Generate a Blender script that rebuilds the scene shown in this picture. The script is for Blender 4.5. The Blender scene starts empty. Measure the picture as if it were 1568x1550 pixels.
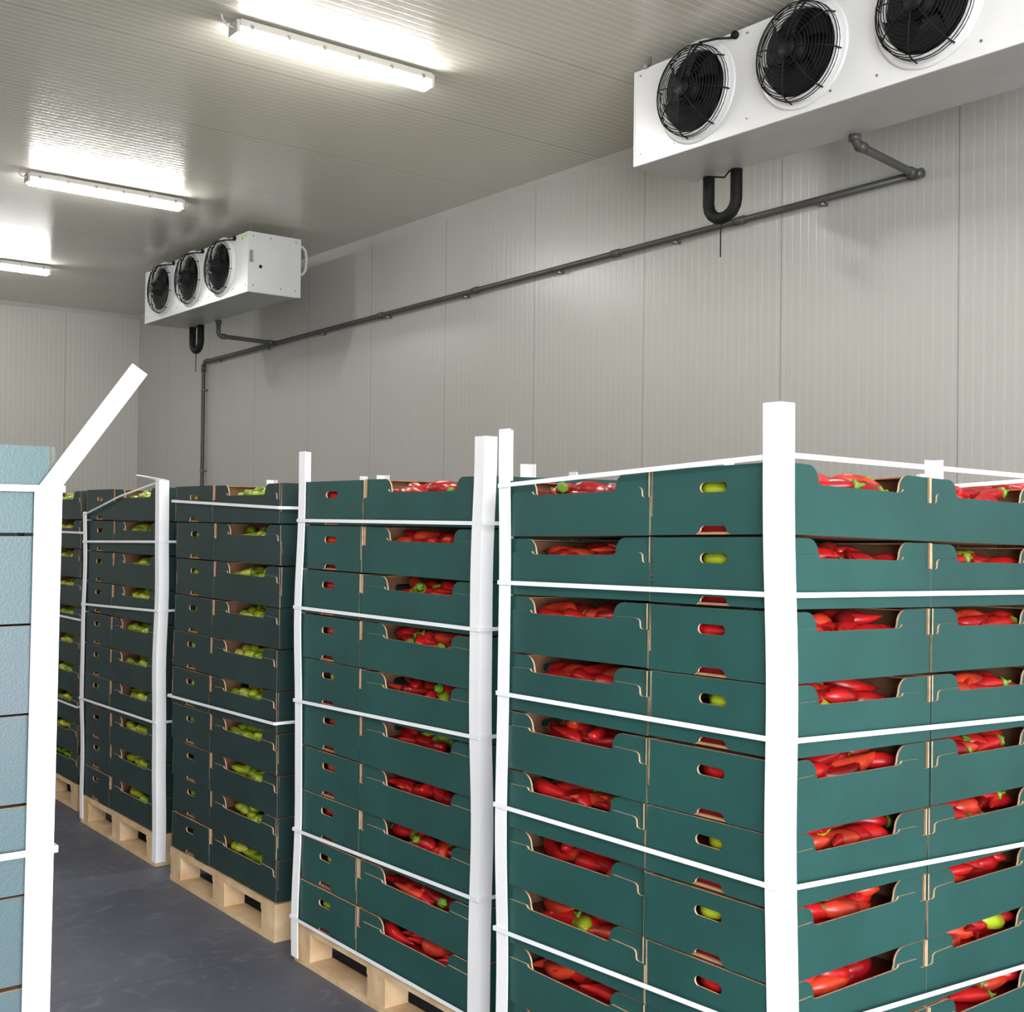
import bpy, math, random
import numpy as np
from mathutils import Vector, Matrix
from mathutils.geometry import tessellate_polygon
random.seed(7)
rng=np.random.default_rng(7)
sc=bpy.context.scene
try:
    sc.view_settings.view_transform='Standard'
    sc.view_settings.look='None'
    sc.view_settings.exposure=0.0
except Exception: pass

# ------------------------------------------------------------ materials
def lin(c):
    return tuple((x/12.92 if x<=0.04045 else ((x+0.055)/1.055)**2.4) for x in [v/255 for v in c])+(1,)
def new_mat(name):
    m=bpy.data.materials.new(name); m.use_nodes=True
    nt=m.node_tree; b=nt.nodes['Principled BSDF']
    return m,nt,b
def mat(name,col,rough=0.5,var=0.0,scale=6.0,metal=0.0,bump=0.0,bscale=60.0,col2=None,emit=None,estr=0,spec=None,detail=4):
    m,nt,b=new_mat(name)
    b.inputs['Base Color'].default_value=lin(col)
    b.inputs['Roughness'].default_value=rough
    b.inputs['Metallic'].default_value=metal
    if spec is not None: b.inputs['Specular IOR Level'].default_value=spec
    tc=nt.nodes.new('ShaderNodeTexCoord')
    n=nt.nodes.new('ShaderNodeTexNoise'); n.inputs['Scale'].default_value=scale; n.inputs['Detail'].default_value=detail
    nt.links.new(tc.outputs['Object'],n.inputs['Vector'])
    cr=nt.nodes.new('ShaderNodeValToRGB')
    c=col; c2=col2 if col2 else tuple(max(0,x*(1-var)) for x in col)
    cr.color_ramp.elements[0].position=0.35; cr.color_ramp.elements[1].position=0.65
    cr.color_ramp.elements[0].color=lin(c2); cr.color_ramp.elements[1].color=lin(c)
    nt.links.new(n.outputs['Fac'],cr.inputs['Fac'])
    nt.links.new(cr.outputs['Color'],b.inputs['Base Color'])
    if bump>0:
        n2=nt.nodes.new('ShaderNodeTexNoise'); n2.inputs['Scale'].default_value=bscale
        nt.links.new(tc.outputs['Object'],n2.inputs['Vector'])
        bp=nt.nodes.new('ShaderNodeBump'); bp.inputs['Strength'].default_value=bump; bp.inputs['Distance'].default_value=0.004
        nt.links.new(n2.outputs['Fac'],bp.inputs['Height']); nt.links.new(bp.outputs['Normal'],b.inputs['Normal'])
    if emit:
        b.inputs['Emission Color'].default_value=lin(emit); b.inputs['Emission Strength'].default_value=estr
    return m
def panel_mat(name,col,axis,off,pitch=1.152,rib=0.0576,rough=0.35,depth=0.0012,col2=None,gl=.35):
    """insulated sandwich panel: fine pressed ribs + panel joints along one axis"""
    m,nt,b=new_mat(name)
    N=nt.nodes; Lk=nt.links
    tc=N.new('ShaderNodeTexCoord'); sp=N.new('ShaderNodeSeparateXYZ'); Lk.new(tc.outputs['Object'],sp.inputs[0])
    def mth(op,a,bv=None,c=None):
        n=N.new('ShaderNodeMath'); n.operation=op
        for i,v in enumerate((a,bv,c)):
            if v is None: continue
            if isinstance(v,(int,float)): n.inputs[i].default_value=v
            else: Lk.new(v,n.inputs[i])
        return n.outputs[0]
    s=sp.outputs[axis]
    s=mth('SUBTRACT',s,off)
    r=mth('FRACT',mth('DIVIDE',s,rib))
    r=mth('ABSOLUTE',mth('SUBTRACT',r,0.5))      # 0 centre .. .5 edges
    rr=mth('MINIMUM',mth('MULTIPLY',r,6.0),1.0)
    p=mth('FRACT',mth('ADD',mth('DIVIDE',s,pitch),0.5))
    p=mth('ABSOLUTE',mth('SUBTRACT',p,0.5))      # 0 at joint
    joint=mth('LESS_THAN',p,0.0028)
    h=mth('SUBTRACT',rr,mth('MULTIPLY',joint,2.0))
    bp=N.new('ShaderNodeBump'); bp.inputs['Strength'].default_value=1.0; bp.inputs['Distance'].default_value=depth
    Lk.new(h,bp.inputs['Height']); Lk.new(bp.outputs['Normal'],b.inputs['Normal'])
    n=N.new('ShaderNodeTexNoise'); n.inputs['Scale'].default_value=0.9; n.inputs['Detail'].default_value=3
    Lk.new(tc.outputs['Object'],n.inputs['Vector'])
    cr=N.new('ShaderNodeValToRGB'); cr.color_ramp.elements[0].color=lin(col2 or tuple(x*0.96 for x in col)); cr.color_ramp.elements[1].color=lin(col)
    Lk.new(n.outputs['Fac'],cr.inputs['Fac'])
    # rib highlights painted in: groove colour mixed slightly lighter
    g=N.new('ShaderNodeMixRGB'); g.inputs[2].default_value=lin(tuple(min(255,x*1.10) for x in col))
    Lk.new(mth('MULTIPLY',mth('SUBTRACT',1.0,rr),gl),g.inputs[0]); Lk.new(cr.outputs['Color'],g.inputs[1])
    mx=N.new('ShaderNodeMixRGB'); mx.inputs[2].default_value=lin(tuple(x*0.78 for x in col))
    Lk.new(joint,mx.inputs[0]); Lk.new(g.outputs[0],mx.inputs[1])
    Lk.new(mx.outputs[0],b.inputs['Base Color'])
    b.inputs['Roughness'].default_value=rough
    return m

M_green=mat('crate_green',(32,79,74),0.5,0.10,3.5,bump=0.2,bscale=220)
M_greenD=mat('crate_green_far_shaded',(27,55,53),0.5,0.15,3.5,bump=0.2,bscale=220)  # shaded copy of the crate green: dimness of the far stacks put into the colour
M_greenL=mat('crate_green_painted_sheen',(80,93,100),0.38,0.10,1.6,bump=0.10,bscale=220,spec=0.7,col2=(62,92,93))  # same crates, daylight sheen painted in as a paler grey-blue colour
M_kraft=mat('kraft_inside',(172,126,92),0.8,0.15,20)
M_edge=mat('kraft_edge',(212,176,142),0.8,0.15,40)
M_red=[mat('pepper_red',(198,30,30),0.28,0.25,14),mat('pepper_red_dark',(156,20,24),0.26,0.25,14),mat('pepper_scarlet',(218,66,40),0.3,0.3,14)]
M_grn=[mat('pepper_green',(170,188,40),0.3,0.2,14),mat('pepper_green_deep',(138,166,32),0.3,0.25,14),mat('pepper_green_pale',(194,204,78),0.3,0.15,14)]
M_stem=mat('pepper_stem',(120,165,50),0.5,0.3,40)
M_wood=mat('pine',(226,198,160),0.7,0.0,9,col2=(202,168,126),bump=0.3,bscale=80)
M_white=mat('white_card',(252,251,252),0.55,0.01,6)
M_strap=mat('white_strap',(248,248,250),0.35,0.01,6)
M_unit=mat('unit_white',(206,207,206),0.35,0.03,2)
M_unitside=mat('unit_grey',(178,180,176),0.4,0.05,3)
M_black=mat('fan_black',(7,7,8),0.6,0.2,12,spec=.25)
M_rubber=mat('black_rubber',(14,14,15),0.7,0.2,30,spec=.3)
M_pipe=mat('grey_pvc',(76,75,72),0.4,0.08,6)
M_steel=mat('steel',(150,150,150),0.35,0.1,10,metal=0.8)
M_tray=mat('lamp_tray',(190,186,178),0.4,0.03,6)
M_tube=mat('lamp_diffuser',(255,255,255),0.3,0,1,emit=(255,252,250),estr=80)
# floor: coated slab with joints and scuffs
M_floor,nt,b=new_mat('floor_coating')
N=nt.nodes;Lk=nt.links
tc=N.new('ShaderNodeTexCoord')
n1=N.new('ShaderNodeTexNoise'); n1.inputs['Scale'].default_value=1.6; n1.inputs['Detail'].default_value=12; n1.inputs['Roughness'].default_value=.65
n2=N.new('ShaderNodeTexNoise'); n2.inputs['Scale'].default_value=7; n2.inputs['Detail'].default_value=10; n2.inputs['Distortion'].default_value=2.0
Lk.new(tc.outputs['Object'],n1.inputs['Vector']); Lk.new(tc.outputs['Object'],n2.inputs['Vector'])
c1=N.new('ShaderNodeValToRGB'); c1.color_ramp.elements[0].position=.3;c1.color_ramp.elements[1].position=.7
c1.color_ramp.elements[0].color=lin((76,79,90)); c1.color_ramp.elements[1].color=lin((98,101,113)); Lk.new(n1.outputs['Fac'],c1.inputs['Fac'])
c2=N.new('ShaderNodeValToRGB'); c2.color_ramp.elements[0].position=.56;c2.color_ramp.elements[1].position=.72
c2.color_ramp.elements[0].color=(0,0,0,1); c2.color_ramp.elements[1].color=(.6,.6,.6,1); Lk.new(n2.outputs['Fac'],c2.inputs['Fac'])
mx=N.new('ShaderNodeMixRGB'); mx.inputs[2].default_value=lin((122,125,136)); Lk.new(c2.outputs[0],mx.inputs[0]); Lk.new(c1.outputs[0],mx.inputs[1])
br=N.new('ShaderNodeTexBrick'); br.offset=0; br.inputs['Scale'].default_value=1; br.inputs['Mortar Size'].default_value=.003; br.inputs['Brick Width'].default_value=4.8; br.inputs['Row Height'].default_value=2.4
mp=N.new('ShaderNodeMapping'); mp.inputs['Location'].default_value=(.4,.5,0); Lk.new(tc.outputs['Object'],mp.inputs[0]); Lk.new(mp.outputs[0],br.inputs['Vector'])
mj=N.new('ShaderNodeMixRGB'); mj.inputs[2].default_value=lin((66,69,77)); Lk.new(br.outputs['Fac'],mj.inputs[0]); Lk.new(mx.outputs[0],mj.inputs[1])
Lk.new(mj.outputs[0],b.inputs['Base Color']); b.inputs['Roughness'].default_value=.55
M_wall=panel_mat('wall_panel',(183,181,175),1,3.47,depth=0.0006,rough=0.30,gl=.3)
M_wallb=panel_mat('wall_panel_back',(190,188,179),0,4.70,depth=0.0008,rough=0.38,gl=.4)
M_ceil=panel_mat('ceiling_panel',(218,216,203),1,0.4,depth=0.0006,rough=0.22,gl=.8)
M_trim=mat('trim_white',(196,195,188),0.4,0.03,3)
M_yel=mat('label_green',(150,215,60),0.5,0.05,5)
M_lab=mat('label_grey',(150,153,153),0.6,0.3,60)

# ------------------------------------------------------------ mesh builder
class MB:
    def __init__(s): s.V=[];s.F=[];s.M=[];s.n=0
    def add(s,vs,fs,mi):
        vs=np.asarray(vs,dtype=float).reshape(-1,3)
        o=s.n; s.V.append(vs); s.n+=len(vs)
        if isinstance(mi,int): mi=[mi]*len(fs)
        for f,m in zip(fs,mi):
            s.F.append(tuple(i+o for i in f)); s.M.append(m)
    def box(s,a,b,mi=0):
        x0,y0,z0=a;x1,y1,z1=b
        v=[(x0,y0,z0),(x1,y0,z0),(x1,y1,z0),(x0,y1,z0),(x0,y0,z1),(x1,y0,z1),(x1,y1,z1),(x0,y1,z1)]
        s.add(v,[(0,3,2,1),(4,5,6,7),(0,1,5,4),(1,2,6,5),(2,3,7,6),(3,0,4,7)],mi)
    def tube(s,pts,r,seg=8,mi=0,closed=False):
        pts=[Vector(p) for p in pts]; n=len(pts); vs=[];fs=[]
        up=None
        for i,p in enumerate(pts):
            if closed: t=(pts[(i+1)%n]-pts[i-1])
            else: t=(pts[min(i+1,n-1)]-pts[max(i-1,0)])
            t.normalize()
            if up is None:
                up=Vector((0,0,1)) if abs(t.z)<0.9 else Vector((1,0,0))
            a=(up-t*up.dot(t)).normalized(); b=t.cross(a); up=a
            rr=r[i] if isinstance(r,(list,tuple)) else r
            for k in range(seg):
                th=2*math.pi*k/seg
                vs.append(tuple(p+a*math.cos(th)*rr+b*math.sin(th)*rr))
        m=n if closed else n-1
        for i in range(m):
            j=(i+1)%n
            for k in range(seg):
                k2=(k+1)%seg
                fs.append((i*seg+k,i*seg+k2,j*seg+k2,j*seg+k))
        if not closed:
            fs.append(tuple(range(seg))[::-1]); fs.append(tuple((n-1)*seg+k for k in range(seg)))
        s.add(vs,fs,mi)
    def panel(s,outer,holes,fn,mats):
        loops=[outer]+holes
        tris=tessellate_polygon([[Vector((p[0],p[1],0)) for p in l] for l in loops])
        flat=[p for l in loops for p in l]; N=len(flat)
        vs=[fn(p[0],p[1],0) for p in flat]+[fn(p[0],p[1],1) for p in flat]
        fs=[];ms=[]
        for t in tris:
            fs.append(tuple(t)); ms.append(mats[0]); fs.append(tuple(i+N for i in reversed(t))); ms.append(mats[1])
        o=0
        for l in loops:
            L=len(l)
            for i in range(L):
                j=(i+1)%L
                fs.append((o+i,o+j,o+j+N,o+i+N)); ms.append(mats[2])
            o+=L
        s.add(vs,fs,ms)
    def merge(s,other,Mx,mmap=None):
        V=np.concatenate(other.V) if isinstance(other.V,list) else other.V
        R=np.array(Mx)[:3,:3]; T=np.array(Mx)[:3,3]
        W=V@R.T+T
        ms=other.M if mmap is None else [mmap[m] for m in other.M]
        s.add(W,other.F,ms)
    def obj(s,name,mats,parent=None,smooth=False,warp=None):
        V=np.concatenate(s.V)
        if warp is not None: V=warp(V.copy())
        me=bpy.data.meshes.new(name)
        nl=sum(len(f) for f in s.F)
        me.vertices.add(len(V)); me.vertices.foreach_set('co',V.ravel())
        me.loops.add(nl); me.polygons.add(len(s.F))
        me.loops.foreach_set('vertex_index',np.fromiter((i for f in s.F for i in f),dtype=np.int32,count=nl))
        ls=np.array([len(f) for f in s.F]); st=np.concatenate([[0],np.cumsum(ls)[:-1]])
        me.polygons.foreach_set('loop_start',st.astype(np.int32))
        me.polygons.foreach_set('loop_total',ls.astype(np.int32))
        for m in mats: me.materials.append(m)
        me.polygons.foreach_set('material_index',np.array(s.M,dtype=np.int32))
        me.polygons.foreach_set('use_smooth',np.full(len(s.F),bool(smooth)))
        me.update(calc_edges=True); me.validate()
        ob=bpy.data.objects.new(name,me); sc.collection.objects.link(ob)
        if parent: ob.parent=parent
        return ob
def empty(name,loc=(0,0,0)):
    e=bpy.data.objects.new(name,None); e.empty_display_size=0.2; sc.collection.objects.link(e)
    return e

# ------------------------------------------------------------ room
XW,YB,H=5.6,14.8,4.2
XL,YN=-4.0,-3.5
def slab(name,a,b,m):
    mb=MB(); mb.box(a,b); return mb.obj(name,[m])
slab('floor',(XL,YN,-0.1),(XW,YB,0),M_floor)
slab('ceiling',(XL,YN,H),(XW,YB,H+0.12),M_ceil)
slab('wall_right',(XW,YN,-0.1),(XW+0.12,YB+.12,H+0.12),M_wall)
slab('wall_back',(XL,YB,-0.1),(XW,YB+0.12,H+0.12),M_wallb)
slab('wall_left',(XL-0.12,YN,-0.1),(XL,YB+.12,H+0.12),M_wall)
mb=MB(); mb.add([(XW,YN,H-.045),(XW-.045,YN,H),(XW,YN,H),(XW,YB,H-.045),(XW-.045,YB,H),(XW,YB,H)],[(0,1,4,3),(0,2,1),(3,4,5),(1,2,5,4),(2,0,3,5)],0); mb.obj('trim_1',[M_trim])
mb=MB(); mb.add([(XL,YB,H-.045),(XL,YB-.045,H),(XL,YB,H),(XW,YB,H-.045),(XW,YB-.045,H),(XW,YB,H)],[(0,1,4,3),(0,2,1),(3,4,5),(1,2,5,4),(2,0,3,5)],0); mb.obj('trim_2',[M_trim])

# ------------------------------------------------------------ crates
def crate(L,S,Hc):
    """mats: 0 green 1 kraft 2 edge. long axis x"""
    mb=MB(); a=L/2; t=0.005; mt=(0,1,2)
    e=0.255*L
    def half():
        return [(-a,.004),(-a,.60*Hc),(-a+.022,.60*Hc),(-a+.028,.62*Hc),(-a+.030,.72*Hc),(-a+.036,.75*Hc),(-a+.045,.76*Hc),(-a+e-.030,.77*Hc),(-a+e-.024,.73*Hc),(-a+e-.012,.715*Hc)]
    h=half(); out=h+[(-x,z) for x,z in reversed(h)]
    ear=[(-a,.3*Hc),(-a,.985*Hc)]+[(-a+e-.055,.985*Hc)]
    for k in range(1,7):
        th=k/6*math.pi/2
        ear.append((-a+e-.055+.037*math.sin(th),.985*Hc-(.22*Hc)*(1-math.cos(th))))
    ear+=[(-a+e-.012,.69*Hc),(-a+e+.01,.64*Hc),(-a+e+.01,.3*Hc)]
    for sg in (-1,1):
        y=sg*S/2
        mb.panel(out,[],lambda p,q,s_,y=y,sg=sg:(p,y-sg*t*s_,q),mt)
        for m_ in (1,-1):
            mb.panel([(p*m_,q) for p,q in ear],[],lambda p,q,s_,y=y,sg=sg:(p,y-sg*(t*1.2+t*s_),q),mt)
    b=S/2-.0005
    sh=[(-b,.004),(-.055,.004),(-.043,.012),(-.041,.11*Hc),(-.033,.145*Hc),(.033,.145*Hc),(.041,.11*Hc),(.043,.012),(.055,.004),(b,.004),(b,.99*Hc),(-b,.99*Hc)]
    hole=[]
    for k in range(16):
        th=2*math.pi*k/16
        cx=.030 if math.cos(th)>0 else -.030
        hole.append((cx+.0135*math.cos(th),.69*Hc+.0125*math.sin(th)))
    for sg in (-1,1):
        mb.panel(sh,[hole],lambda p,q,s_,sg=sg:(sg*(a-t*s_),p,q),mt)
        x0,x1=sorted((sg*(a-.006),sg*(a-.075)))
        mb.box((x0,-S/2+.02,.955*Hc),(x1,S/2-.02,.975*Hc),1)
    mb.box((-a+.006,-S/2+.006,.004),(a-.006,S/2-.006,.01),1)
    return mb

def pepper(kind,stem=True):
    mb=MB(); seg=10
    if kind=='red': prof=[.3,.8,1,1,.95,.84,.70,.52,.32,.08]; Ln,R,bend=.18,.0275,.024
    else: prof=[.3,.85,1,1,.95,.85,.7,.45,.1]; Ln,R,bend=.115,.027,.008
    n=len(prof); vs=[];fs=[]
    for i,p in enumerate(prof):
        u=i/(n-1)
        for k in range(seg):
            th=2*math.pi*k/seg; rr=R*p*(1+.10*math.cos(3*th+u*2))
            vs.append((u*Ln-Ln/2,rr*math.cos(th)+bend*(u-.5)**2*4,rr*math.sin(th)*.85))
    for i in range(n-1):
        for k in range(seg):
            k2=(k+1)%seg; fs.append((i*seg+k,(i+1)*seg+k,(i+1)*seg+k2,i*seg+k2))
    fs.append(tuple(range(seg))); fs.append(tuple((n-1)*seg+k for k in range(seg))[::-1])
    mb.add(vs,fs,0)
    if stem: mb.tube([(-Ln/2+.008,bend,0),(-Ln/2-.003,bend,0),(-Ln/2-.010,bend+.002,.002),(-Ln/2-.020,bend+.004,.004)],[.02,.013,.005,.004],6,1)
    return mb
PEP={'red':pepper('red'),'green':pepper('green'),'red0':pepper('red',False),'green0':pepper('green',False)}

def add_peppers(P,kind,Mc,L,S,Hc,sides,top,rg):
    x0=L/2-.012; y0=S/2-.014
    def put(x,y,z,yaw,tilt=0):
        hl=.106 if kind=='red' else .074
        ex=hl*abs(math.cos(yaw))+.026*abs(math.sin(yaw))+.012; ey=hl*abs(math.sin(yaw))+.028*abs(math.cos(yaw))
        bend=.024 if kind=='red' else .008
        ex+=bend*abs(math.sin(yaw)); ey+=bend*abs(math.cos(yaw))*.5
        x=max(-x0+ex,min(x0-ex,x)) if x0>ex else 0
        y=max(-y0+ey,min(y0-ey,y)) if y0>ey else 0
        st=rg.random()<(.30 if kind=='red' else .25)
        m=Mc@Matrix.Translation((x,y,z))@Matrix.Rotation(yaw,4,'Z')@Matrix.Rotation(tilt,4,'Y')@Matrix.Rotation(rg.uniform(-.6,.6),4,'X')@Matrix.Scale(rg.uniform(.85,1.04),4)
        c=rg.choice([0,0,0,1,2])
        if kind=='red' and rg.random()<.015: c=4
        P.merge(PEP[kind if st else kind+'0'],m,{0:c,1:3})
    def put_end(sg,x,y,z,allow_green=True):
        """pepper lying snug behind the hand hole of an end wall, curved tips pointing inward"""
        yaw=(math.pi/2 if sg>0 else -math.pi/2)+rg.uniform(-.07,.07)
        if kind=='red':
            k_,c='red0',rg.choice([0,0,2])
            if allow_green and rg.random()<.3: k_,c='green0',4
        else: k_,c='green0',rg.choice([0,1,2])
        m=Mc@Matrix.Translation((x,y,z))@Matrix.Rotation(yaw,4,'Z')@Matrix.Rotation(rg.uniform(-.1,.1),4,'Y')@Matrix.Scale(rg.uniform(.95,1.05),4)
        P.merge(PEP[k_],m,{0:c})
    bed=MB(); bed.box((-x0,-y0,.012),(x0,y0,.52*Hc),1); P.merge(bed,Mc)
    flip=lambda: math.pi if rg.random()<.5 else 0
    zt=.70*Hc
    for sd in sides:
        if sd=='lo' :
            span=L*.60
            for k in range(6):
                put(-span/2+span*(k+.5)/6+rg.uniform(-.015,.015),-y0+.028+rg.uniform(0,.012),zt-.008+rg.uniform(-.008,.012),rg.uniform(-.45,.45)+flip(),rg.uniform(-.2,.2))
            for k in range(5):
                put(-span/2+span*(k+.5)/5+rg.uniform(-.02,.02),-y0+.08+rg.uniform(0,.03),zt+.006+rg.uniform(0,.014),rg.uniform(-.8,.8)+flip(),rg.uniform(-.15,.15))
        if sd in('s-','s+'):
            sg=-1 if sd=='s-' else 1
            put_end(sg,sg*(L/2-.040),rg.uniform(-.025,.025),.67*Hc+rg.uniform(-.004,.004))
            put_end(sg,sg*(L/2-.075),rg.uniform(-.03,.03),.74*Hc)
            put_end(sg,sg*(L/2-.050),0.0,.12*Hc+.008,False)
    if top:
        for k in range(26):
            put(rg.uniform(-L/2+.11,L/2-.11),rg.uniform(-S/2+.06,S/2-.06),zt+rg.uniform(-.004,.020),rg.uniform(-.6,.6)+flip(),rg.uniform(-.12,.12))

def pallet_mesh(x0,y0,x1,y1,h=.15):
    mb=MB()
    bw=.10; bt=.022
    xs=[x0,(x0+x1)/2-bw/2,x1-bw]; ys=[y0,(y0+y1)/2-.06,y1-.12]
    for x in xs:
        mb.box((x,y0,0),(x+bw,y1,bt))
        for y in ys: mb.box((x+.002,y+.002,bt),(x+bw-.002,y+.118,h-2*bt))
    for y in ys: mb.box((x0,y,h-2*bt),(x1,y+.12,h-bt))
    n=7; w=(x1-x0)
    for k in range(n):
        c=x0+.05+(w-.10)*k/(n-1)
        mb.box((c-.05,y0,h-bt),(c+.05,y1,h))
    return mb

def post_mesh(path,sx,sy,leg=.05,t=.004,legy=None):
    mb=MB(); ly=legy or leg
    prof=[(0,0),(sx*leg,0),(sx*leg,sy*t),(sx*t,sy*t),(sx*t,sy*ly),(0,sy*ly)]
    vs=[];fs=[];n=len(path)
    for p in path:
        for q in prof: vs.append((p[0]+q[0],p[1]+q[1],p[2]))
    for i in range(n-1):
        for k in range(6):
            j=(k+1)%6; fs.append((i*6+k,i*6+j,(i+1)*6+j,(i+1)*6+k))
    fs+= [(0,1,2,3),(0,3,4,5)]
    o=(n-1)*6; fs+=[(o,o+1,o+2,o+3),(o,o+3,o+4,o+5)]
    mb.add(vs,fs,0)
    return mb

def strap_loop(mb,x0,y0,x1,y1,zf,off=.007,w=.012,t=.0016):
    c=[(x0-off,y0-off),(x1+off,y0-off),(x1+off,y1+off),(x0-off,y1+off)]
    ns=8
    for i in range(4):
        a=c[i];b=c[(i+1)%4]
        dx,dy=b[0]-a[0],b[1]-a[1]; l=math.hypot(dx,dy); nx,ny=dy/l*t,-dx/l*t
        vs=[];fs=[]
        for k in range(ns+1):
            u=k/ns; x=a[0]+dx*u; y=a[1]+dy*u; z=zf(x,y)
            vs+=[(x,y,z-w/2),(x+nx,y+ny,z-w/2),(x+nx,y+ny,z+w/2),(x,y,z+w/2)]
        for k in range(ns):
            for q in range(4):
                r=(q+1)%4; fs.append((k*4+q,k*4+r,k*4+4+r,k*4+4+q))
        fs+=[(0,1,2,3),(ns*4,ns*4+3,ns*4+2,ns*4+1)]
        mb.add(vs,fs,0)

def make_stack(x0,y0,x1,y1,kind,mirror,split,straps,green,seed,layers=10,top=1.841,ph=.155,kx=0,ky=0,
               detail=True,bulge=.005,posts=(1,1,1,1),ptop=1.96,lean=None,wave=.003):
    rg=random.Random(seed)
    root=empty('pallet_of_pepper_crates')
    Hc=(top-ph)/layers
    C=MB();P=MB()
    wx=x1-x0; wy=y1-y0
    dl=wy*split
    if not mirror: ya0,ya1=y0,y0+dl; yb0,yb1=y0+dl,y1
    else: ya0,ya1=y1-dl,y1; yb0,yb1=y0,y1-dl
    g=.003
    cA=crate(wx/2-g,(ya1-ya0)-g,Hc); cB=crate((yb1-yb0)-g,wx/3-g,Hc)
    ph1,ph2=rg.uniform(0,6),rg.uniform(0,6)
    def sway(z):
        u=(z-ph)/Hc
        return bulge*math.sin(u*.9+ph1), bulge*.7*math.sin(u*1.1+ph2)
    for l in range(layers):
        z=ph+l*Hc; istop=(l==layers-1)
        bx,by=sway(z)
        for k in range(2):
            jx,jy,jr=rg.uniform(-.003,.003),rg.uniform(-.003,.003),rg.uniform(-.006,.006)
            m=Matrix.Translation((x0+wx*(k+.5)/2+bx+jx,(ya0+ya1)/2+by+jy,z))@Matrix.Rotation(jr,4,'Z')@Matrix.Rotation(rg.uniform(-.006,.006),4,'Y')
            C.merge(cA,m)
            sides=[]
            if not mirror: sides.append('lo')
            if k==0: sides.append('s-')
            if detail or istop: add_peppers(P,kind,m,wx/2-g,(ya1-ya0)-g,Hc,sides,istop,rg)
        for k in range(3):
            jx,jy,jr=rg.uniform(-.003,.003),rg.uniform(-.003,.003),rg.uniform(-.006,.006)
            m=Matrix.Translation((x0+wx*(k+.5)/3+bx+jx,(yb0+yb1)/2+by+jy,z))@Matrix.Rotation(-math.pi/2+jr,4,'Z')@Matrix.Rotation(rg.uniform(-.006,.006),4,'Y')
            C.merge(cB,m)
            sides=[]
            if k==0: sides.append('lo')
            if mirror: sides.append('s+')
            if (detail and sides) or istop: add_peppers(P,kind,m,(yb1-yb0)-g,wx/3-g,Hc,sides,istop,rg)
    def warp(V):
        V[:,2]+= (kx*(V[:,0]-x0)+ky*(V[:,1]-y0))*np.clip((V[:,2]-ph)/(top-ph),0,1.2)
        return V
    C.obj('crates',[green,M_kraft,M_edge],root,warp=warp)
    if P.n: P.obj('peppers',(M_red if kind=='red' else M_grn)+[M_stem,M_grn[0]],root,smooth=True,warp=warp)
    pallet_mesh(x0,y0,x1,y1,ph-.004).obj('pallet',[M_wood],root)
    cs=[(x0,y0,1,1),(x1,y0,-1,1),(x1,y1,-1,-1),(x0,y1,1,-1)]
    for i,(cx,cy,sx,sy) in enumerate(cs):
        if not posts[i]: continue
        path=[]
        pt=ptop if isinstance(ptop,(int,float)) else ptop[i]
        lx,ly=(lean[i] if lean and i in lean else (rg.uniform(-.008,.008),rg.uniform(-.008,.008)))
        nn=26
        for k in range(nn+1):
            z=.02+(pt-.02)*k/nn; u=k/nn
            bx,by=sway(min(max(z,ph),top)-Hc/2)
            # card angles follow the sway of the stack
            path.append((cx-sx*.009+bx+lx*(u-.5)+wave*.4*math.sin(k*.8+i),cy-sy*.009+by+ly*(u-.5)+wave*.4*math.sin(k*.6+i*2),z))
        post_mesh(path,sx,sy).obj('corner_post_%d'%(i+1),[M_white],root,)
    if straps:
        S=MB()
        for z,sx_,sy_ in straps:
            bx,by=sway(z-Hc/2)
            strap_loop(S,x0+bx,y0+by,x1+bx,y1+by,lambda x,y,z=z,sx_=sx_,sy_=sy_:z+sx_*(x-x0)+sy_*(y-y0),off=.0125)
        S.obj('straps',[M_strap],root)
    return root

# near red stack
make_stack(2.143,1.75,3.283,2.78,'red',False,.42,[(1.852,-.015,-.05),(1.54,-.02,-.02),(1.216,-.038,-.016),(.889,-.055,-.012),(.56,-.06,-.04),(.2,0,0)],M_green,1,kx=-.03,ky=-.024,
           ptop=(1.972,1.9,1.9,1.965),lean={0:(-.026,.018),3:(.0,.012)},bulge=.004)
# second red stack
make_stack(2.23,3.0,3.35,4.18,'red',True,.39,[(1.69,0,0),(1.362,0,-.005),(1.03,0,-.027),(.53,0,-.025),(.17,0,0)],M_green,2,
           ptop=(1.96,1.93,1.95,1.956),lean={0:(-.01,.0)},wave=.004,bulge=.007)
# green pepper stacks
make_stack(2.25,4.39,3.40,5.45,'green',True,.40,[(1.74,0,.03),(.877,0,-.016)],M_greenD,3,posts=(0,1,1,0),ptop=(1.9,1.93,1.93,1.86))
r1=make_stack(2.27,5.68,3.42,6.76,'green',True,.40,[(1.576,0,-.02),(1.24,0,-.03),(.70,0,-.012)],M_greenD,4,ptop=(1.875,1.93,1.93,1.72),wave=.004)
mb=MB(); zz=1.873
mb.add([(2.262,5.672,zz),(2.312,5.672,zz),(2.30,5.66,zz+.004),(2.20,5.80,zz+.03),(2.17,5.76,zz+.025),(2.262,5.722,zz+.002)],[(0,1,2),(0,2,4,5),(2,3,4)],0)
mb.tube([(2.262,5.672,1.868),(2.256,6.2,1.80),(2.256,6.76,1.70)],.005,4,0)
mb.obj('folded_post_top',[M_white],r1)
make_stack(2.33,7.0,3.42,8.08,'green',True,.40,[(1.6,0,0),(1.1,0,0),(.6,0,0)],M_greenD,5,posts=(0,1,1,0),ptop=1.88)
make_stack(2.33,8.3,3.42,9.35,'green',True,.40,[(1.6,0,0),(1.1,0,0)],M_greenD,6,detail=False,posts=(0,1,1,1),ptop=1.9)
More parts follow.
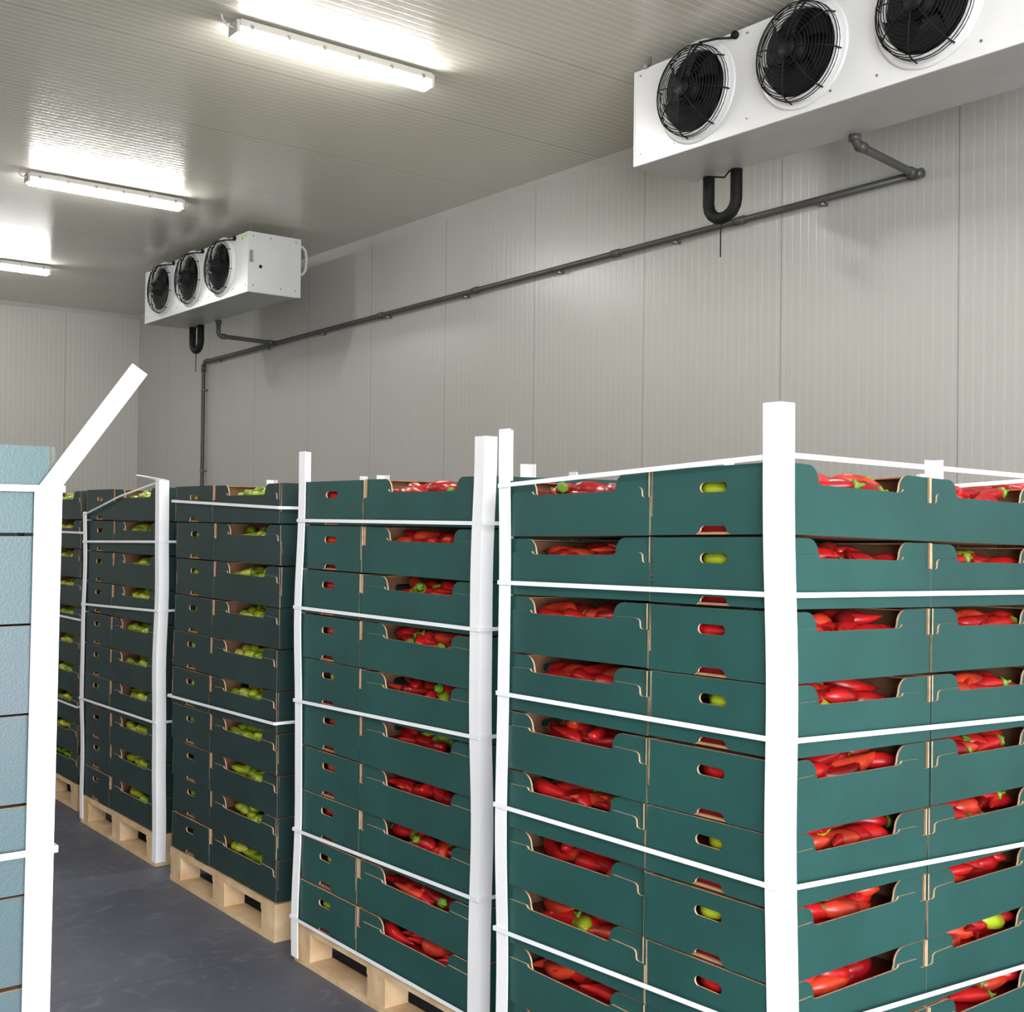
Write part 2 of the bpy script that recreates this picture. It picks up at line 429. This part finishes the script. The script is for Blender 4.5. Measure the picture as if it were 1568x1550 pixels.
# second row, nearer the wall
make_stack(3.42,1.65,4.14,2.66,'red',True,.40,[(1.5,0,0)],M_green,11,detail=False,ptop=1.95,posts=(0,1,1,0))
make_stack(3.55,3.0,4.60,4.1,'red',True,.40,[(1.5,0,0)],M_green,12,detail=False,ptop=1.92,posts=(0,1,1,1))
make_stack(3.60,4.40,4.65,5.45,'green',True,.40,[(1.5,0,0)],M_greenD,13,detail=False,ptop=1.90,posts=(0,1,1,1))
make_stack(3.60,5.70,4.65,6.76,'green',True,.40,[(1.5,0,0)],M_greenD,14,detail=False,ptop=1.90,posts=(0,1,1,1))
# foreground stack on the left with the snapped corner post
lx0,ly0,lx1,ly1=-.42,2.32,.722,3.35
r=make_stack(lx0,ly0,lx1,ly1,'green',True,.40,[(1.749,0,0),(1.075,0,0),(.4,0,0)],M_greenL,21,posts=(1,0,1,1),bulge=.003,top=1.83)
path=[(lx1+.010-.014*(1-k/12),ly0-.010,.02+(1.75-.02)*k/12) for k in range(13)]
post_mesh(path,-1,1).obj('corner_post_2',[M_white],r)
mb=MB()
o=Vector((lx1+.008,ly0-.011,1.752)); d=Vector((.162,0,.226)); w=Vector((-.042,0,.0)); n_=Vector((0,.004,0)); w2=Vector((0.006,.045,.0))
q=[o+w,o,o+w2,o+w2-Vector((.004,0,0)),o+n_-Vector((.004,0,0)),o+w+n_]
q2=[o+d-Vector((.030,0,-.019)),o+d,o+d+Vector((.004,.04,0)),o+d+Vector((0,.04,0)),o+d+n_-Vector((.003,0,0)),o+d-Vector((.030,0,-.019))+n_]
mb.add([tuple(v) for v in q+q2],[(k,(k+1)%6,(k+1)%6+6,k+6) for k in range(6)]+[(0,1,4,5),(1,2,3,4),(6,7,10,11),(7,8,9,10)],0)
mb.obj('corner_post_snapped_top',[M_white],r)

# ------------------------------------------------------------ ceiling lamps
def lamp(x0,x1,y):
    root=empty('ceiling_batten_light')
    hw=.055
    mb=MB(); mb.box((x0,y-hw,H-.05),(x1,y+hw,H-.015),0)
    mb.box((x0+.2,y-.02,H-.016),(x0+.25,y+.02,H),0); mb.box((x1-.25,y-.02,H-.016),(x1-.2,y+.02,H),0)
    for s in (x0-.018,x1):
        mb.box((s,y-hw*.9,H-.085),(s+.018,y+hw*.9,H-.02),0)
    for k in range(6):
        c=x0+.06+(x1-x0-.12)*k/5
        for sg in(-1,1): mb.box((c-.008,y+sg*(hw+.003)-.003,H-.06),(c+.008,y+sg*(hw+.003)+.003,H-.035),1)
    mb.obj('housing',[M_tray,M_steel],root)
    d=MB(); a,b=x0+.004,x1-.004
    prof=[(-hw*.95,H-.051),(-hw*.8,H-.085),(-hw*.4,H-.1),(hw*.4,H-.1),(hw*.8,H-.085),(hw*.95,H-.051)]
    vs=[(a,y+p,z) for p,z in prof]+[(b,y+p,z) for p,z in prof]
    d.add(vs,[(k,(k+1)%6,(k+1)%6+6,k+6) for k in range(6)]+[(0,1,2,3,4,5),(11,10,9,8,7,6)],0)
    d.obj('diffuser',[M_tube],root)
    c=MB(); c.tube([(x0-.01,y,H-.05),(x0-.05,y,H-.045),(x0-.075,y,H-.02),(x0-.08,y,H+.005)],.006,6); c.obj('cable',[M_tray],root)
for yy in (2.15,5.62,9.08,12.4): lamp(2.6,3.75,yy)
for yy in (-1.3,2.15,5.62,9.08,12.4): lamp(-1.9,-.75,yy)

# ------------------------------------------------------------ drain geometry helpers
xp=XW-.045; rp=.021
def zp(y): return 3.545-(y-3.69)*.0135
def branch(root,xu,yu,yw):
    mb=MB(); z1=zp(yw)
    mb.tube([(xu,yu,3.612),(xu,yu,z1+.045),(xu+.012,yu,z1+.02),(xu+.04,yu,z1+.012),(xp-.05,yw,z1+.002),(xp-.029,yw,z1)],rp,12)
    mb.tube([(xu,yu,3.61),(xu,yu,3.575)],.030,12); mb.tube([(xu+.03,yu,z1+.013),(xu+.075,yu,z1+.011)],.027,12)
    mb.tube([(xp-.07,yw,z1+.002),(xp-.029,yw,z1+.001)],.027,12)
    mb.obj('drain_branch',[M_pipe],root,smooth=True)

# ------------------------------------------------------------ evaporator units
def evaporator(ya,yb,br):
    root=empty('ceiling_fan_cooler')
    x0,x1,z0,z1=4.49,4.98,3.62,4.12
    mb=MB(); 
    mb.box((x0+.012,ya+.012,z0+.004),(x1,yb-.012,z1),0)
    mb.box((x0,ya,z0+.03),(x0+.012,yb,z1),0)
    mb.box((x0-.004,ya-.002,z0-.012),(x0+.010,yb+.002,z0+.03),0)
    mb.box((x0,ya,z0-.014),(x1-.04,yb,z0+.004),2)
    for e,s in ((ya,-1),(yb,1)):
        mb.box((x0-.003,min(e,e+s*.008),z0-.01),(x1+.005,max(e,e+s*.008),z1),0)
    for (u,v) in ((.04,.04),(.04,.46),(.44,.04),(.44,.46),(.2,.46),(.3,.04)):
        mb.box((x0+u,ya-.012,z0+v),(x0+u+.01,ya-.008,z0+v+.01),1)
    mb.box((x0+.10,ya-.0125,z0+.2),(x0+.125,ya-.008,z0+.225),3)
    for k in range(10):
        yy=ya+.04+(yb-ya-.08)*k/9
        for zz in (z0+.05,z1-.03): mb.tube([(x0-.004,yy,zz),(x0+.002,yy,zz)],.006,8,1)
    for e in (ya+.06,yb-.06): 
        for x in (x0+.05,x1-.05): mb.tube([(x,e,z1-.01),(x,e,H-.001)],.007,6,1)
    mb.box((x0-.012,yb-.10,z1-.005),(x0+.06,yb-.07,z1+.015),1)
    mb.box((x0-.0045,yb-.45,z1-.05),(x0-.0005,yb-.41,z1-.015),3)
    mb.obj('casing',[M_unit,M_steel,M_unitside,M_black],root)
    fy=[yb-.45-.665*k for k in range(3)]; zc=z0+.27
    for i,yc in enumerate(fy):
        F=MB()
        def ring(prof,seg=40,mi=0):
            vs=[];fs=[]
            for (r_,x_) in prof:
                for k in range(seg):
                    th=2*math.pi*k/seg; vs.append((x_,yc+r_*math.cos(th),zc+r_*math.sin(th)))
            for a in range(len(prof)-1):
                for k in range(seg):
                    k2=(k+1)%seg; fs.append((a*seg+k,a*seg+k2,(a+1)*seg+k2,(a+1)*seg+k))
            F.add(vs,fs,mi)
        ring([(.262,x0-.001),(.262,x0-.006),(.25,x0-.009),(.232,x0-.011),(.224,x0-.022),(.214,x0-.03),(.207,x0-.03),(.203,x0-.024),(.203,x0-.004)],mi=0)
        vs=[(x0-.0035,yc,zc)]+[(x0-.0035,yc+.204*math.cos(2*math.pi*k/32),zc+.204*math.sin(2*math.pi*k/32)) for k in range(32)]
        F.add(vs,[(0,1+k,1+(k+1)%32) for k in range(32)],1)
        F.obj('fan_shroud_%d'%(i+1),[M_unit,M_black],root,smooth=True)
        G=MB()
        G.tube([(x0-.008,yc,zc),(x0-.055,yc,zc),(x0-.085,yc,zc)],[.07,.07,.06],20,0)
        for b in range(6):
            th0=b*math.pi/3; vs=[];nr=5
            for r_i in range(nr):
                r_=.05+.145*r_i/(nr-1); wv=.38+.10*r_i/(nr-1)
                for s,xx in ((-1,-.02),(0,-.034),(1,-.052)):
                    th=th0+s*wv+.12*r_i
                    vs.append((x0+xx,yc+r_*math.cos(th),zc+r_*math.sin(th)))
            fs=[]
            for a in range(nr-1):
                for c in range(2): fs.append((a*3+c,a*3+c+1,a*3+c+4,a*3+c+3))
            G.add(vs,fs,0)
        def dome(r_): return x0-.052-.065*(1-(r_/.225)**2)**.5 if r_<.225 else x0-.05
        for r_ in (.045,.065,.085,.105,.122,.139,.156,.172,.188,.203,.214,.222):
            G.tube([(dome(r_),yc+r_*math.cos(2*math.pi*k/36),zc+r_*math.sin(2*math.pi*k/36)) for k in range(36)],.0024,5,0,closed=True)
        for rx in (-.035,-.018):
            G.tube([(x0+rx,yc+.226*math.cos(2*math.pi*k/36),zc+.226*math.sin(2*math.pi*k/36)) for k in range(36)],.0024,5,0,closed=True)
        for a in range(8):
            th=a*math.pi/4+.2
            G.tube([(dome(r_)-.002,yc+r_*math.cos(th),zc+r_*math.sin(th)) for r_ in (.04,.08,.12,.16,.19,.21,.224)]+[(x0-.012,yc+.235*math.cos(th),zc+.235*math.sin(th))],.0035,5,0)
        G.tube([(x0-.118,yc,zc),(x0-.108,yc,zc)],[.045,.05],18,0)
        G.tube([(x0-.12,yc-.01,zc+.03),(x0-.13,yc-.06,zc+.12),(x0-.11,yc-.12,zc+.19),(x0-.06,yc-.19,zc+.20),(x0-.02,yc-.235,zc+.20),(x0+.002,yc-.25,zc+.205)],.006,6,0)
        G.tube([(x0-.018,yc-.26,zc+.21),(x0+.002,yc-.26,zc+.21)],.020,10,0)
        G.obj('fan_%d'%(i+1),[M_black],root,smooth=True)
    L_=MB(); xl=4.93; ym=yb-.23
    pts=[(xl,ym+.1,z0+.0),(xl,ym+.1,z0-.1),(xl,ym+.1,z0-.17)]
    for k in range(1,8):
        th=math.pi*k/8; pts.append((xl,ym+.1*math.cos(th),z0-.17-.09*math.sin(th)))
    pts+=[(xl,ym-.1,z0-.17),(xl,ym-.1,z0-.1),(xl,ym-.1,z0)]
    L_.tube(pts,.033,12); L_.obj('rubber_loop',[M_rubber],root,smooth=True)
    K=MB(); K.tube([(xl-.03,ym+.1,z0-.06),(xl-.03,ym+.04,z0-.03),(xl-.03,ym-.04,z0-.05),(xl-.03,ym-.08,z0-.02)],.005,6)
    K.tube([(xl,ym-.0,z0-.26),(xl,ym+.01,z0-.34),(xl,ym+.01,z0-.47)],.004,5); K.obj('loop_cable',[M_rubber],root)
    branch(root,*br)
    return root
near=evaporator(2.40,4.71,(4.93,3.62,3.69))
far=evaporator(9.41,11.70,(4.95,11.0,11.0))
mb=MB(); mb.tube([(4.98,9.46,4.07),(5.03,9.46,4.07),(5.06,9.46,4.04),(5.07,9.46,3.97),(5.06,9.46,3.87),(5.03,9.46,3.83),(4.98,9.46,3.82)],.014,8); mb.obj('refrigerant_pipe',[M_trim],far,smooth=True)
mb=MB(); mb.box((4.50,9.396,3.86),(4.53,9.4,3.96),0); mb.box((4.485,9.50,4.06),(4.4895,9.53,4.10),1); mb.obj('labels',[M_lab,M_yel],far)

# ------------------------------------------------------------ drain pipe on the wall
mb=MB()
main=[(xp,12.72,.005),(xp,12.72,1.5),(xp,12.72,zp(12.72)-.06),(xp,12.70,zp(12.7)-.012),(xp,12.65,zp(12.65))]+[(xp,y,zp(y)) for y in (11,9,7,5.2,3.66)]
mb.tube(main,rp,12)
def joint(p,q,r_=.027): mb.tube([p,q],r_,12)
for y in (12.64,11.02,9.0,7.6,6.0,4.9,3.69): joint((xp,y-.035,zp(y-.035)),(xp,y+.035,zp(y+.035)))
joint((xp,12.72,zp(12.7)-.11),(xp,12.72,zp(12.7)-.03))
for y in np.arange(4.3,12.5,1.15):
    mb.box((xp-.008,y-.012,zp(y)-.035),(XW-.002,y+.012,zp(y)-.018),1)
for z in (1.2,2.2,3.1): mb.box((xp-.025,12.70,z),(XW-.002,12.74,z+.02),1)
mb.obj('drain_pipe',[M_pipe,M_steel],smooth=True)

# ------------------------------------------------------------ light
w=bpy.data.worlds.new('World'); sc.world=w; w.use_nodes=True
w.node_tree.nodes['Background'].inputs[0].default_value=(.88,.94,1,1)
w.node_tree.nodes['Background'].inputs[1].default_value=1.3
la=bpy.data.lights.new('daylight_door','AREA'); la.shape='RECTANGLE'; la.size=4.5; la.size_y=3.4; la.energy=620; la.color=(.95,.97,1)
lo=bpy.data.objects.new('daylight_door',la); sc.collection.objects.link(lo)
lo.location=(-.4,-3.0,1.9); lo.rotation_euler=(Vector((1.6,4,1.2))-lo.location).to_track_quat('-Z','Y').to_euler()

# ------------------------------------------------------------ camera
cam=bpy.data.cameras.new('camera'); co=bpy.data.objects.new('camera',cam); sc.collection.objects.link(co)
f=1850.0; cam.sensor_width=36; cam.lens=36*f/1568; cam.clip_start=.05
yaw=math.radians(38); pit=math.atan(22/f); roll=.0118
A=Vector((math.sin(yaw),math.cos(yaw),0)); R=Vector((math.cos(yaw),-math.sin(yaw),0)); Z=Vector((0,0,1))
F=(A*math.cos(pit)+Z*math.sin(pit)).normalized(); U=R.cross(F).normalized()
R2=(R*math.cos(roll)+U*math.sin(roll)); U2=(-R*math.sin(roll)+U*math.cos(roll))
mw=Matrix((( R2.x,U2.x,-F.x,0),(R2.y,U2.y,-F.y,0),(R2.z,U2.z,-F.z,1.7),(0,0,0,1)))
co.matrix_world=mw
sc.camera=co
